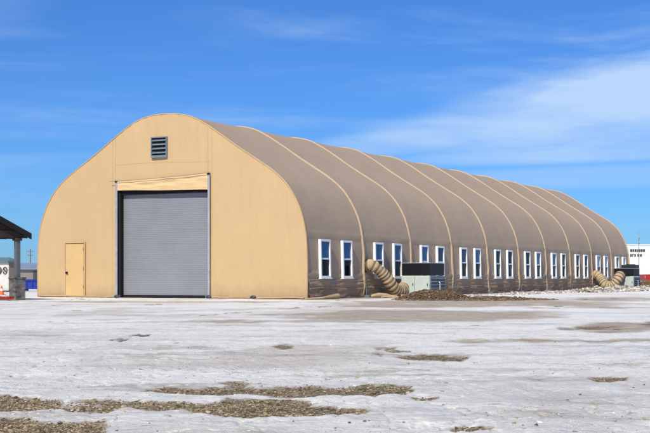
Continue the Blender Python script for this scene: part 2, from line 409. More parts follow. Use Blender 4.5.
# side and roof cover
PB = 22; Yl = np.linspace(0, L, 10*PB+1); t = (Yl/BAY) % 1.0
sag = np.sin(np.pi*t)**.8
up = sst(1.9, 4.2, PR[:, 1])
YY, II = np.meshgrid(Yl, np.arange(len(PR))); AA = arc[II]
off = -(.012+.028*up[II])*np.sin(np.pi*((YY/BAY) % 1.0))**.8
low = 1-sst(.9, 1.15, PR[:, 1])[II]
off = off + low*(.022*np.sin(AA*22)+.05*fbm(YY*.8, AA*6, 4, 7)) + .012*fbm(YY*1.5, AA*1.2, 3, 8)
off = off + .035*np.exp(-((PR[II, 1]-2.46)/.05)**2)     # stitched seam over the windows
off = off + low*.02*(np.cos(2*np.pi*YY/BAY)*.5+.3)
off = np.where((PR[II, 1] < 2.4) & (PR[II, 1] > .95), off - .012, off)
Vx = -(PR[II, 0] - 0) - NRM[II, 0]*off*-1*-1; Vz = PR[II, 1] + NRM[II, 1]*off
V = np.stack([Vx, YY, Vz], -1)
npmesh('roof_cover', V.reshape(-1, 3), grid_faces(len(PR), len(Yl)), M['taupe'], B)
# end and front walls
def wdy(x, z):
    x = np.asarray(x, float); z = np.asarray(z, float)
    dy = .02*fbm(x*.5, z*.35, 3, 5)+.010*fbm(x*2.3, z*.35, 3, 6)+.012*fbm(x*3, z*6, 3, 9)*np.clip(1-z/.7, 0, 1)
    dy = dy + .012*np.sin(x*16)*np.clip((z-5.2)/1.6, 0, 1)*(np.abs(x-W/2) < 2.6)*.5
    return dy*np.clip(np.minimum(x, W-x)*3, 0, 1)
def wallmesh(y, hole=None):
    Xs = set(np.round(np.arange(0, W+.001, .11), 3)) | {round(float(p), 4) for p in PR[:, 0]} | {W}
    if hole: Xs |= {hole[0], hole[1]}
    Xs = np.array(sorted(Xs)); half = PR[:len(PR)//2+1]
    hx = np.interp(np.minimum(Xs, W-Xs), half[:, 0]+np.arange(len(half))*1e-7, half[:, 1])
    z0 = np.zeros(len(Xs)); R = 70; vs = []; fs = []
    cols = []
    for i in range(len(Xs)-1):
        mid = (Xs[i]+Xs[i+1])/2; b = hole[2] if hole and hole[0] < mid < hole[1] else 0
        for xx, hh in ((Xs[i], hx[i]), (Xs[i+1], hx[i+1])):
            for q in range(R):
                z = b+(hh-b)*q/(R-1); vs.append((xx, z))
        o = 2*i*R
        for q in range(R-1): fs.append((o+q, o+R+q, o+R+q+1, o+q+1))
    vs = np.array(vs); x, z = vs[:, 0], vs[:, 1]
    dy = wdy(x, z)
    return np.stack([-x, y-dy*0-dy, z], -1), np.array(fs)
DX0, DX1, DZ = 4.36, 8.73, 4.46
Vf, Ff = wallmesh(0, (DX0, DX1, DZ)); fw = npmesh('front_wall', Vf, Ff, M['tan'], B)
import bmesh
def weld(o):
    bm = bmesh.new(); bm.from_mesh(o.data); bmesh.ops.remove_doubles(bm, verts=bm.verts, dist=.0005); bmesh.ops.recalc_face_normals(bm, faces=bm.faces); bm.to_mesh(o.data); bm.free()
weld(fw)
Vf, Ff = wallmesh(L); weld(npmesh('rear_wall', Vf, Ff, M['tan'], B))
# arched ribs: baggy cloth sleeves over the frame
def rib(y, first=False):
    k = int(round(y/BAY)); r = random.Random(k*5+1); ph = r.random()*6; n = 12; vs = []
    for i in range(len(PR)):
        x, z = PR[i]; lowz = max(0, 1-z/2.6); nx_, nz_ = NRM[i]
        wy = .088+.028*math.sin(z*7+ph*2)*lowz+.010*math.sin(arc[i]*4+ph); hn = .046+.04*lowz+.012*math.sin(arc[i]*5+ph)*lowz
        yc = y + .05*math.sin(z*5+ph)*lowz + .02*math.sin(arc[i]*1.3+ph)
        if first: wy, hn, yc = .06, .028, y+.035
        for j in range(n):
            w_ = 2*math.pi*j/n; o_ = hn*math.sin(w_); vs.append((-x-nx_*o_, yc+wy*math.cos(w_), z+nz_*o_))
    fs = [(i*n+j, i*n+(j+1) % n, (i+1)*n+(j+1) % n, (i+1)*n+j) for i in range(len(PR)-1) for j in range(n)]
    m = MB(); m.add(vs, fs); return m.build('rib', M['rib'] if not first else M['tan'], B, smooth=True)
for k in range(0, 11): rib(k*BAY, k == 0)
for k in range(1, 11):
    m = MB(); m.box((.12, k*BAY+.06, .26), (.03, .06, .40), bev=.01); m.box((.16, k*BAY+.1, .05), (.26, .3, .1), bev=.01)
    m.build('anchor_plate', M['coil'], B)
m = MB(); pts = [(-.01, -.02, 0)]
# lower cloth band of each bay: a loose browner skirt with a stitched hem
for i in range(10):
    ys = np.linspace(i*BAY+.10, (i+1)*BAY-.09, 60); zs = np.linspace(-.02, .72, 22); vs = []
    G_, Z_ = np.meshgrid(ys, zs)
    O_ = +.035+.010*np.sin(Z_*26+fbm(G_*.9, Z_*2, 3, 30+i)*2.5)+.032*fbm(G_*1.1, Z_*3.5, 4, 60+i)+.05*np.clip(.25-Z_, 0, 1)*(1.5+fbm(G_*2, Z_*0, 2, 90+i))
    O_ = np.maximum(O_, .02)*np.clip((.76-Z_)*12, .35, 1)
    Ow = O_.ravel(); vs = [(float(o_), float(g_), float(z_)) for o_, g_, z_ in zip(Ow, G_.ravel(), Z_.ravel())]
    m = MB(); m.add(vs, [tuple(int(q) for q in f) for f in grid_faces(22, 60)]); sk = m.build('lower_skirt', M['skirt'], B, smooth=True)
    m = MB(); m.tube([(.03, float(y), .715+.012*math.sin(float(y)*2.3)) for y in ys], .014, 6); m.build('hem', M['rib'], sk)
    m = MB(); m.tube([(.075+.02*math.sin(float(y)*3.1), float(y), .40+.03*math.sin(float(y)*1.3+i)) for y in ys], .013, 6); m.build('hem', M['rib'], sk)
for x0, x1 in ((.1, DX0-.05), (DX1+.15, W-.1)):
    m = MB(); xs = np.linspace(x0, x1, 60)
    m.tube([(-x, -.05-.03*float(vn(np.array(x*2.0), np.array(1.0))), .03+.03*float(vn(np.array(x*1.4), np.array(2.0)))) for x in xs], [.025+.025*float(vn(np.array(x*2.7), np.array(4.0))) for x in xs], 8)
    m.build('front_skirt', M['tan'], B, smooth=True)
# seams of the front wall
def hz(x):
    half = PR[:len(PR)//2+1]; return float(np.interp(min(x, W-x), half[:, 0]+np.arange(len(half))*1e-7, half[:, 1]))
for x, z0 in ((4.22, 0), (9.0, 0), (4.40, 4.95), (8.86, 4.8)):
    m = MB(); zt = hz(x)-.05; zs = np.linspace(max(z0, .05), zt, 70)
    m.tube([(-x, -float(wdy(x, z))-.004, float(z)) for z in zs], .008, 6); m.build('seam', M['seam'], B)
m = MB(); m.tube([(-x, -float(wdy(x, 5.42+.03*math.sin(x*1.1)))-.002, 5.42+.03*math.sin(x*1.1)) for x in np.linspace(4.3, 8.9, 60)], .006, 6); m.build('seam', M['seam'], B)
# roller door
ys = .24; m = MB(); zz = np.arange(.06, 4.33, .0125); x0, x1 = DX0-.03, DX1-.10
vs = []; 
for z in zz:
    yy_ = ys - .008*abs(math.sin(math.pi*z/.075))**.7
    vs += [(-x1, yy_, z), (-x0, yy_, z)]
m.add(vs, [(2*i, 2*i+1, 2*i+3, 2*i+2) for i in range(len(zz)-1)])
rd = m.build('roller_door', M['shutter'], B)
m = MB(); m.box((-(x0+x1)/2, ys-.03, .055), (x1-x0-.1, .07, .11), bev=.01); m.build('bottom_bar', M['black'], rd)
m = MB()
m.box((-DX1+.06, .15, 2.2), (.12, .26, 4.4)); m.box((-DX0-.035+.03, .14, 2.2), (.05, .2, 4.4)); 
m.box((-(DX0+DX1)/2, .17, 4.33), (DX1-DX0-.02, .22, .26)); m.build('door_seal_and_shade', M['black'], B)  # black strips also stand in for recess and header shade round the shutter
m = MB(); m.box((-(DX0+DX1)/2, .31, 2.3), (DX1-DX0+.2, .1, 4.7)); m.build('door_backing', M['black'], B)
for x, zt in ((DX1+.02, 4.72), (DX0-.04, 4.88)):
    m = MB(); m.tube([(-x, -.07, 0.0), (-x, -.07, zt)], .052, 12); m.box((-x, -.06, .05), (.22, .2, .1), bev=.01)
    p = m.build('guide_pipe', M['galv'], B, smooth=False)
    m = MB(); m.cyl((-x, -.15, zt+.02), .045, .12, 10, ax='y'); m.build('end_cap', M['black'], p)
# hanging flap over the door
nx, nz = 90, 14; vs = []
for i in range(nx):
    u = i/(nx-1); X = -(DX1+.06) + u*(DX1-DX0+.06); zt = 4.73+.19*u-.02*math.sin(math.pi*u); zb = 4.37-.09*u+.008*math.sin(u*9)
    for j in range(nz):
        v = j/(nz-1); z = zt+(zb-zt)*v
        fold = .030*math.sin(v*10+u*7)*math.sin(math.pi*u)+.022*math.sin((u*2.2-v)*9)+.008*math.sin(u*41+v*3)
        vs.append((X, -.085-.01*v+fold*.55*math.sin(math.pi*min(1, v+.15)), z))
m = MB(); m.add(vs, [(i*nz+j, (i+1)*nz+j, (i+1)*nz+j+1, i*nz+j+1) for i in range(nx-1) for j in range(nz-1)]); m.build('door_flap', M['flap'], B, smooth=True)
m = MB(); m.tube([(-(DX1+.3)+u*(DX1-DX0+.42), -.17, 4.75+.19*u-.035*math.sin(math.pi*u)) for u in np.linspace(0, 1, 24)], .010, 6); m.build('rope', M['rope'], B)
# person door
pd = MB().box((-10.88, -.045, 1.13), (.93, .05, 2.18), bev=.008).build('side_door', M['door_leaf'], B)
m = MB()
for c, dd in (((-11.385, -.04, 1.15), (.055, .07, 2.3)), ((-10.375, -.04, 1.15), (.055, .07, 2.3)), ((-10.88, -.04, 2.27), (.935, .07, .055))): m.box(c, dd, bev=.008)
m.build('door_frame', M['seam'], pd)
m = MB(); m.cyl((-11.27, -.115, 1.02), .05, .05, 14, ax='y'); m.cyl((-11.27, -.155, 1.02), .03, .045, 12, ax='y'); m.box((-11.24, -.15, 1.02), (.10, .025, .03), bev=.005); m.build('handle', M['black'], pd)
for z in (.4, 1.15, 1.95):
    m = MB(); m.cyl((-10.42, -.10, z), .015, .11, 8); m.build('hinge', M['seam'], pd)
# louvre
lv = MB()
vx, vz, vw, vh = -6.67, 6.05, .72, .80
for c, dd in (((vx-vw/2, -.05, vz), (.04, .10, vh+.04)), ((vx+vw/2, -.05, vz), (.04, .10, vh+.04)), ((vx, -.05, vz+vh/2), (vw-.04, .10, .04)), ((vx, -.05, vz-vh/2+.03), (vw-.04, .10, .10))): lv.box(c, dd)
lo = lv.build('louvre_vent', M['louvre'], B)
MB().box((vx, -.022, vz), (vw-.06, .03, vh-.04)).build('vent_backing', M['black'], lo)
for i in range(4):
    z = vz-.22+i*.165; m = MB(); m.add([(vx-.325, -.10, z-.028), (vx+.325, -.10, z-.028), (vx+.325, -.04, z+.03), (vx-.325, -.04, z+.03), (vx-.325, -.10, z-.018), (vx+.325, -.10, z-.018), (vx+.325, -.04, z+.04), (vx-.325, -.04, z+.04)],
        [(0,3,2,1),(4,5,6,7),(0,1,5,4),(1,2,6,5),(2,3,7,6),(3,0,4,7)]); m.build('slat', M['louvre'], lo)
# windows: white frame, upper and lower pane
def window():
    m = MB(); w, h = .86, 1.50; b = .082; dx = .11
    for c, dd in (((0.0, -w/2+b/2, 0), (dx, b, h)), ((0, w/2-b/2, 0), (dx, b, h)), ((0, 0, h/2-b/2), (dx, w-2*b, b)), ((0, 0, -h/2+b/2), (dx, w-2*b, b)), ((-.012, 0, 0), (dx-.024, w-2*b, .06))): m.box((c[0]+.02, c[1], c[2]), dd, bev=.006)
    m.box((.03, 0, -h/2-.02), (.15, w+.06, .035), bev=.005)
    f = m.build('window', M['white'], B)
    pu = MB().box((.015, 0, .345), (.02, w-2*b, .63)).build('upper_pane', M['g_sky'], f)
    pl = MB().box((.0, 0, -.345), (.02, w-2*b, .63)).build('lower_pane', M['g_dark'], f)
    return f, pu, pl
proto = window()
uppers = ['g_sky','g_sky','g_sky','g_sky','g_sky','g_mid','g_mid','g_sky','g_dark','g_dark','g_dark','g_sky','g_sky','g_dark','g_dark','g_dark','g_pale','g_pale','g_mid','g_pale']
for i in range(20):
    y = BAY*(i//2+(.283 if i % 2 == 0 else .672))
    if i == 0: f, pu, pl = proto
    else:
        f, pu, pl = (o.copy() for o in proto)
        for o in (f, pu, pl): COL.objects.link(o)
        f.parent = B; pu.parent = f; pl.parent = f
        if uppers[i] != 'g_sky':
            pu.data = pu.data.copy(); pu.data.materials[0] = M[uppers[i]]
    f.location = (.015, y, 1.55); f.rotation_euler = (random.uniform(-.006, .006), math.radians(-1.2), random.uniform(-.012, .012))
    if i in (16, 17): pu['label'] = 'upper pane with a pale blind behind it'

# ------------------------------------------------------------------ air handling units beside the wall
def ac(name, loc, label, hood):
    t = empty(name, loc, label, 'cooling unit', 'cooling units beside the long wall')   # origin: corner nearest the camera, box runs to -X and +Y
    w, dd = 1.32, 1.72
    m = MB(); m.box((-w/2, dd/2, .52), (w-.02, dd-.02, .80)); m.build('cabinet', M['cab'], t)
    for i, (a, b) in enumerate(((.03, .62), (.65, 1.29))):
        m = MB(); m.box((-w+(a+b)/2, -.012, .53), (b-a, .045, .74), bev=.008); p = m.build('access_panel', M['cab'], t)
        m = MB(); m.box((-w+b-.07, -.045, .55), (.03, .03, .10), bev=.004); m.build('latch', M['steel_dk'], p)
    m = MB()
    for i in range(30): m.box((.014, .06+i*(dd-.12)/29, .53), (.02, .02, .72))
    m.box((-.004, dd/2, .53), (.014, dd-.08, .74)); m.build('coil_grille', M['coil'], t)
    m = MB()
    for z in np.linspace(.25, .81, 5): m.box((.030, dd/2, float(z)), (.014, dd-.08, .016))
    m.tube([(.07, dd*.55, .12), (.07, dd*.55, .62), (.02, dd*.55, .66)], .028, 8); m.build('pipe', M['galv'], t)
    m = MB(); m.box((-w/2, dd/2, 1.18), (w-.06, dd-.06, .50))
    for i in range(9):
        z = .965+i*.053; m.box((-w/2, dd/2, z), (w, dd, .018))
    m.build('louvre_hood', M['acblack'], t)
    m = MB(); m.box((-w/2, dd/2, 1.455), (w+.04, dd+.04, .03), bev=.006); m.build('top_cover', M['galv'], t)
    for y in (.15, dd-.15):
        m = MB(); m.box((-w/2, y, .06), (w+.1, .12, .12), bev=.01); m.build('skid', M['steel_dk'], t)
    if hood:
        m = MB(); m.box((-w*.36, dd*.62, 1.585), (w*.70, dd*.62, .22), bev=.02); m.cyl((-w*.36, dd*.62, 1.69), .3, .04, 20); m.build('fan_housing', M['acblack'], t)
    return t
ac('cooling_unit', (2.08, 7.2, -.02), 'grey green cooling unit with black louvred top behind the dirt heap', False)
ac('cooling_unit', (2.55, 41.2, -.02), 'farther cooling unit with raised fan housing at the far end of the wall', True)

# ------------------------------------------------------------------ flexible hoses
def crom(pts, n):
    P = [np.array(p, float) for p in pts]; out = []
    for i in range(len(P)-1):
        p0, p1, p2, p3 = P[max(i-1, 0)], P[i], P[i+1], P[min(i+2, len(P)-1)]
        for t in np.linspace(0, 1, n, endpoint=False): out.append(.5*((2*p1)+(-p0+p2)*t+(2*p0-5*p1+4*p2-p3)*t*t+(-p0+3*p1-3*p2+p3)*t**3))
    out.append(P[-1]); return out
def hose(loc, pts, r, label, seed):
    t = empty('air_duct', loc, label, 'air duct', 'flexible air ducts between wall and cooling unit')
    base = crom(pts, 40); s = [0]
    for a, b in zip(base, base[1:]): s.append(s[-1]+float(np.linalg.norm(b-a)))
    n = int(s[-1]/.022); q = np.linspace(0, s[-1], n); bp = np.array(base); P = np.stack([np.interp(q, s, bp[:, i]) for i in range(3)], -1)
    rr = []; mi = []; rd_ = random.Random(seed)
    for i, v in enumerate(q):
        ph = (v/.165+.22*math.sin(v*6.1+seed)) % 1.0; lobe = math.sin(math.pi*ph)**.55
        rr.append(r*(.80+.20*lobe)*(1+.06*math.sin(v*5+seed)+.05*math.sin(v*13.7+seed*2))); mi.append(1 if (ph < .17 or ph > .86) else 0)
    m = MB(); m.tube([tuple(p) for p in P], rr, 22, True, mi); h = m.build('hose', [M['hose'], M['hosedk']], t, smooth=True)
    m = MB()
    a = np.array(pts[0], float); b = np.array(pts[1], float); dv = (b-a)/np.linalg.norm(b-a)
    m.tube([tuple(a-dv*.04), tuple(a+dv*.10)], [r*1.12, r*1.08], 22); m.build('wall_collar', M['steel_dk'], t, smooth=False)
    a = np.array(pts[-1], float); b = np.array(pts[-2], float); dv = (b-a)/np.linalg.norm(b-a)
    m = MB(); m.tube([tuple(a-dv*.02), tuple(a+dv*.09)], [r*1.1, r*1.06], 22); m.build('unit_collar', M['steel_dk'], t)
hose((.5, 6.2, 0), [(-.56, -.88, 1.30), (-.27, -.84, 1.32), (.02, -.60, 1.08), (.20, -.32, .76), (.36, .0, .40), (.44, .38, .25), (.40, .85, .33), (.28, 1.40, .52)], .25, 'striped tan flexible duct sagging from the wall to the nearer cooling unit', 1)
hose((.8, 40.6, 0), [(-.85, .30, 1.0), (-.50, .1, .98), (-.18, .0, .66), (.12, -.1, .36), (.50, -.1, .33), (.80, .0, .62), (.90, .25, .90), (.92, .61, .95)], .31, 'sagging tan duct curling up to the farther cooling unit', 2)

# ------------------------------------------------------------------ dirt heap, timbers, canvas at the foot of the wall
def mound(name, c, a, b, h, rz, mat, seed, rough=.35, n=90):
    u = np.linspace(-1, 1, n); U, Vv = np.meshgrid(u, u); r2 = U**2+Vv**2
    Z = h*np.clip(1-r2, 0, 1)**1.1*(1+rough*fbm(U*3, Vv*3, 4, seed))+.05*h*fbm(U*14, Vv*14, 3, seed+3)*(r2 < 1)+h*.10*fbm(U*30, Vv*30, 2, seed+4)*(r2 < .95) - .03-.12*(np.sqrt(r2) > 1.0)
    V = np.stack([U*a, Vv*b, Z], -1).reshape(-1, 3); o = npmesh(name, V, grid_faces(n, n), mat, None, True); o.location = c; o.rotation_euler.z = rz; return o
def at(px, dep, z=0): return ld((px-325)/FPX*dep, dep, z)
h1 = mound('dirt_heap', at(434, 48.3, -.03), 1.5, 1.7, .42, T, M['dirt'], 3)
tag(h1, 'brown dirt heap piled in front of the nearer cooling unit', 'dirt heap')
h2 = mound('dirt_ridge', at(488, 48.5, -.03), 2.4, 1.5, .16, T, M['dirt'], 8, .8)
tag(h2, 'low flat spread of dirt trailing right from the heap', 'dirt ridge')
Pd = []; 
for c, a, b, h in ((at(434, 48.3), 1.5, 1.7, .35), (at(488, 48.5), 2.5, 1.5, .08), (at(460, 46.5), 2.2, 1.2, .0)):
    k = 2600; rr = np.sqrt(rng.random(k))*1.05; th = rng.uniform(0, 6.28, k); x = rr*np.cos(th)*a; y = rr*np.sin(th)*b
    Pd.append(np.stack([c[0]+x*RX-y*RY, c[1]+x*RY+y*RX, np.clip(h*(1-rr**2), 0, 1)], -1))
Pd = np.concatenate(Pd); sz = .017*np.exp(rng.normal(0, .5, len(Pd)))
tag(scatter('dirt_clods', Pd, sz, M['clod'], .7, .3, rng.beta(1.5, 2.4, len(Pd))), 'loose brown clods scattered over and around the dirt heap', 'clods', kind='stuff')
# timbers by the duct
def plank(loc, ln, rz, label, tilt=0.0, w=.14, th=.05):
    m = MB(); m.box((0, 0, th/2), (ln, w, th), bev=.006); o = m.build('timber_plank', M['wood'], None, loc=loc); o.rotation_euler = (0, tilt, rz)
    tag(o, label, 'plank', 'pale planks by the nearer duct'); return o
plank((1.0, 5.2, .0), 1.3, .3, 'pale plank lying on the ground directly under the duct', w=.2)
plank((1.75, 6.55, .0), 1.3, .18, 'thick pale plank lying at the left foot of the nearer cooling unit', w=.26, th=.11)
plank((1.3, 4.7, .03), .9, -.45, 'short tilted pale plank beside the second rib', -.08)
def roll(name, loc, pts, rads, label, cat, mat, cap=True):
    t = empty(name, loc, label, cat); m = MB(); m.tube(crom(pts, 8), np.interp(np.linspace(0, 1, 8*(len(pts)-1)+1), np.linspace(0, 1, len(rads)), rads), 14); m.build('cloth', mat, t, smooth=True)
    e = pts[-1]; p = pts[-2]; dv = np.array(e, float)-np.array(p, float); dv /= np.linalg.norm(dv)
    m = MB(); m.tube([tuple(np.array(e)-dv*.02), tuple(np.array(e)+dv*.03)], [rads[-1]*.8, rads[-1]*.75], 12); m.build('dark_end', M['black'], t)
roll('canvas_roll', (.55, .35, 0), [(-.35, -.75, .02), (.0, -.2, .04), (.05, .4, .07), (.1, 1.0, .10)], [.03, .05, .08, .11], 'rolled tan canvas lying on the ground at the near corner of the building', 'canvas roll', M['tan'])
roll('cloth_bundle', (.7, 4.1, 0), [(-.1, .4, .06), (.1, .7, .10), (.3, 1.0, .08), (.4, 1.3, .05)], [.05, .10, .09, .05], 'crumpled tan cloth bundle on the ground left of the duct', 'cloth bundle', M['hose'])
for nm, (px, dp), lb in (('sandbag', (253, 49.5), 'dark small sandbag at the front wall near its right end'), ('sandbag', (116.5, 51.6), 'dark small sandbag beside the left guide pipe of the roller door'), ('sandbag', (208.5, 50.3), 'dark small sandbag beside the right guide pipe of the roller door')):
    m = MB(); m.tube([(-.13, 0, .06), (-.08, 0, .07), (.0, .01, .08), (.09, 0, .07), (.13, 0, .06)], [.02, .055, .07, .055, .02], 10)
    # keep them just outside the wall plane
    X, Y, _ = at(px, dp); o = m.build(nm, M['steel_dk'], None, loc=(X, min(Y, -.22), -.01), smooth=True); tag(o, lb, 'sandbag', 'dark sandbags along the front wall')

# ------------------------------------------------------------------ canopy at the left edge (turned 45 degrees to the view)
def canopy():
    c = at(17.3, 47.0); t = empty('picnic_canopy', c, 'dark brown timber canopy with gable roof on a stone based post at the left edge', 'canopy', rz=T+math.radians(-135))
    # local +X runs toward the near vertex along the gable end, +Y runs away (far left); post stands at the origin
    hw, dpt, ov = 2.5, 4.2, .22
    ze, zr = 2.28, 3.56
    def post(x, y):
        p = MB().box((x, y, 1.52), (.17, .17, 1.46), bev=.01).build('post', M['post'], t)
        m = MB(); m.box((x, y, .38), (.42, .42, .80), bev=.015); m.box((x, y, .80), (.47, .47, .06), bev=.01); m.build('stone_base', M['stone'], p)
        m = MB(); m.box((x, y, 2.2), (.26, .26, .10), bev=.01); m.build('capital', M['dkwood'], p)
    for x in (0, 2*hw-.4):
        for y in (0, -dpt+.6): post(x, y)
    xc = hw-.2
    m = MB()
    for y in (0, -dpt+.6): m.box((xc, y, ze+.11), (2*hw, .16, .26), bev=.01)
    for x in (0, 2*hw-.4): m.box((x, -(dpt-.6)/2, ze+.12), (.14, dpt-.8, .22), bev=.01)
    m.build('beam', M['dkwood'], t)
    sl = (zr-ze)/(hw+.2+ov); 
    # roof slopes as one thick shell
    xl, xr = -.2-ov+.0, xc+hw+ov
    th = .10; poly = [(xl, ze+.02), (xc, zr), (xr, ze+.02), (xr, ze+.02+th), (xc, zr+th), (xl, ze+.02+th)]
    m = MB(); m.prism(poly, -dpt, .2); m.build('roof', M['shingle'], t)
    for y in (.2, ):
        pf = [(xl-.02, ze-.07), (xc, zr-.10), (xr+.02, ze-.07), (xr+.02, ze+.14), (xc, zr+.13), (xl-.02, ze+.14)]
        m = MB(); m.prism(pf, y+.003, y+.055); m.build('rake_board', M['fascia'], t)
    m = MB(); m.prism([(-.1, ze+.24), (2*hw-.3, ze+.24), (xc, zr-.04)], -.05, .05); g_ = m.build('gable_panel', M['dkwood'], t)
    for x in (.8, 1.55, 2.3, 3.05, 3.8):
        m = MB(); m.box((x, .07, ze+.24+(min(x, 2*xc-x))*.19), (.05, .03, (min(x, 2*xc-x))*.36))
        m.build('gable_batten', M['dkwood'], g_)
    for i in range(9):
        m = MB(); m.box((xl+.10, -.1-i*.48, ze+.02), (.3, .07, .10)); m.build('rafter_tail', M['dkwood'], t)
canopy()

# monument sign behind the canopy post
def monument():
    c = at(8.5, 74); t = empty('entrance_sign', c, 'pale monument sign with round black emblems and a slate hip cap behind the canopy post', 'sign', rz=T+math.radians(-38))
    ln, w, h = 2.2, .62, 1.72
    m = MB(); m.box((-ln/2, w/2, h/2-.05), (ln, w, h), bev=.01); m.build('block', M['signwhite'], t)
    m = MB(); m.box((.012, w/2, h/2), (.03, w-.03, h-.12)); m.build('shaded_end', M['signshade'], t)  # end face of the block, its shade painted as a browner colour
    m = MB(); e = .12; m.add([(-ln-e, -e, h-.05), (e, -e, h-.05), (e, w+e, h-.05), (-ln-e, w+e, h-.05), (-ln-e, -e, h+.03), (e, -e, h+.03), (e, w+e, h+.03), (-ln-e, w+e, h+.03), (-ln+.25, w/2, h+.27), (-.25, w/2, h+.27)],
        [(0,3,2,1),(0,1,5,4),(1,2,6,5),(2,3,7,6),(3,0,4,7),(4,5,9,8),(5,6,9),(6,7,8,9),(7,4,8)]); m.build('cap', M['teal'], t)
    for x in (-.29, -.80):
        m = MB(); R_ = .19
        m.tube([(x+R_*math.cos(a), -.02, 1.22+R_*math.sin(a)) for a in np.linspace(0, 2*math.pi, 33)], .025, 6, False)
        m.tube([(x-.09, -.02, 1.22-.12), (x-.09, -.02, 1.33)], .018, 6); m.tube([(x-.09, -.02, 1.33), (x+.09, -.02, 1.11)], .022, 6); m.tube([(x+.09, -.02, 1.10), (x+.09, -.02, 1.34)], .018, 6)
        m.build('emblem', M['ink'], t)
    m = MB(); m.box((-ln/2, w/2, .02), (ln+.3, w+.3, .14), bev=.01); m.build('plinth', M['stone'], t)
monument()
# cone, red sled, bin
t = empty('traffic_cone', at(1.5, 62, -.02), 'small orange traffic cone standing behind the red sled', 'cone')
m = MB(); m.cyl((0, 0, .03), .13, .42, 16, .03); m.build('cone_body', M['orange'], t, smooth=False)
m = MB(); m.box((0, 0, .02), (.34, .34, .04), bev=.008); m.build('base', M['orange'], t)
m = MB(); m.cyl((0, 0, .22), .089, .09, 16, .068); m.build('band', M['white'], t)
def sled():
    t = empty('plastic_sled', at(2.0, 46.2, -.02), 'low red plastic sled lying on the snow at the left edge', 'sled', rz=T-.25)
    n = 26; w = 9; vs = []
    for i in range(n):
        u = i/(n-1); x = -.75+u*1.1
        for j in range(w):
            v = j/(w-1)*2-1; z = .03+.10*abs(v)**4+.10*math.exp(-((u-.0)/.18)**2)+.05*math.sin(u*9)*.3+.10*(1-u)
            vs.append((x, v*.30*(1-.25*u**4), z))
    for (x, y, z) in list(vs): vs.append((x, y, z-.015-.03*0))
    q = [(i*w+j, i*w+j+1, (i+1)*w+j+1, (i+1)*w+j) for i in range(n-1) for j in range(w-1)]
    N_ = n*w; q2 = [tuple(k+N_ for k in f[::-1]) for f in q]
    rim = [(i*w, (i+1)*w, (i+1)*w+N_, i*w+N_) for i in range(n-1)]+[(i*w+w-1, (i+1)*w+w-1, (i+1)*w+w-1+N_, i*w+w-1+N_) for i in range(n-1)]
    rim += [(j, j+1, j+1+N_, j+N_) for j in range(w-1)]+[((n-1)*w+j, (n-1)*w+j+1, (n-1)*w+j+1+N_, (n-1)*w+j+N_) for j in range(w-1)]
    m = MB(); m.add(vs, q+q2+rim); m.build('shell', M['red'], t, smooth=True)
    m = MB(); m.tube(crom([(.33, -.12, .06), (.5, -.05, .03), (.6, .1, .02), (.33, .13, .06)], 6), .01, 6); m.build('pull_cord', M['rope'], t)
sled()
def dumpster():
    t = empty('waste_bin', at(31.5, 82, -.02), 'low blue steel waste bin beside the far left corner of the building', 'waste bin', rz=T+.1)
    m = MB(); m.prism([(-.42, .12), (.62, .12), (.70, .66), (-.42, .72)], -.5, .5); b = m.build('body', M['bluebin'], t)
    m = MB()
    for x in (-.25, .1, .45): m.box((x, -.53, .40), (.05, .05, .5))
    m.box((.1, -.53, .66), (1.1, .06, .05)); m.build('rib', M['bluebin'], b)
    m = MB(); m.box((.14, 0, .715), (1.16, 1.04, .035), bev=.008); m.build('lid', M['bluebin'], t)
    for x in (-.3, .5):
        for y in (-.45, .4):
            m = MB(); m.cyl((x, y, .07), .07, .05, 12, ax='y'); m.build('caster', M['tyre'], t)
dumpster()
# utility pole
t = empty('utility_pole', at(30.4, 366, 0), 'thin wooden utility pole with two crossarms beyond the left corner', 'utility pole', rz=T)
m = MB(); m.cyl((0, 0, -.2), .19, 9.3, 12, .12); m.build('shaft', M['pole'], t)
for z, w in ((8.3, 2.1), (7.2, 1.7)):
    m = MB(); m.box((0, -.16, z), (w, .12, .16)); a_ = m.build('crossarm', M['pole'], t)
    for x in (-w/2+.1, -w/5, w/5, w/2-.1):
        m = MB(); m.cyl((x, -.16, z+.08), .05, .22, 8, .035); m.build('insulator', M['galv'], a_)
# far barn
t = empty('storage_shed', at(20, 250, 0), 'long low grey brown shed with blue grey roof far off at the left', 'shed', rz=T+.12)
m = MB(); m.box((0, 5, 1.2), (46, 10, 2.6)); m.build('wall', M['barn'], t)
m = MB(); m.prism([(-.6, 2.45), (5, 3.6), (10.6, 2.45), (10.6, 2.6), (5, 3.75), (-.6, 2.6)], -23.5, 23.5, 'x'); m.build('roof', M['barnroof'], t)
for x in (-12, -4, 4, 12):
    m = MB(); m.box((x, -.05, 1.1), (3, .12, 2.0)); m.build('bay_door', M['steel_dk'], t)
# white building at right with two lines of dark lettering
t = empty('white_warehouse', at(628, 180, 0), 'plain white flat roofed warehouse beyond the far end of the long building', 'warehouse', rz=T)
m = MB(); m.box((14, 8, 2.6), (36, 16, 5.5)); wl = m.build('wall', M['whitewall'], t)
m = MB(); m.box((14, 8, 5.42), (36.1, 16.1, .14)); m.build('roof_edge', M['whitewall'], t)
def letters(z, h, x0, widths):
    m = MB(); x = x0; r = random.Random(int(z*10))
    for w in widths:
        if w < 0: x += -w; continue
        kind = r.randrange(4); s = .09
        m.box((x+s/2, -.03, z), (s, .05, h))
        if kind != 1: m.box((x+w/2, -.03, z+h/2-s/2), (w, .045, s))
        if kind != 2: m.box((x+w/2, -.03, z-h/2+s/2), (w, .045, s))
        if kind in (0, 3): m.box((x+w/2, -.03, z), (w*.9, .04, s))
        if kind in (0, 1): m.box((x+w-s/2, -.03, z), (s, .055, h))
        x += w+.07
    m.build('lettering', M['ink'], t)
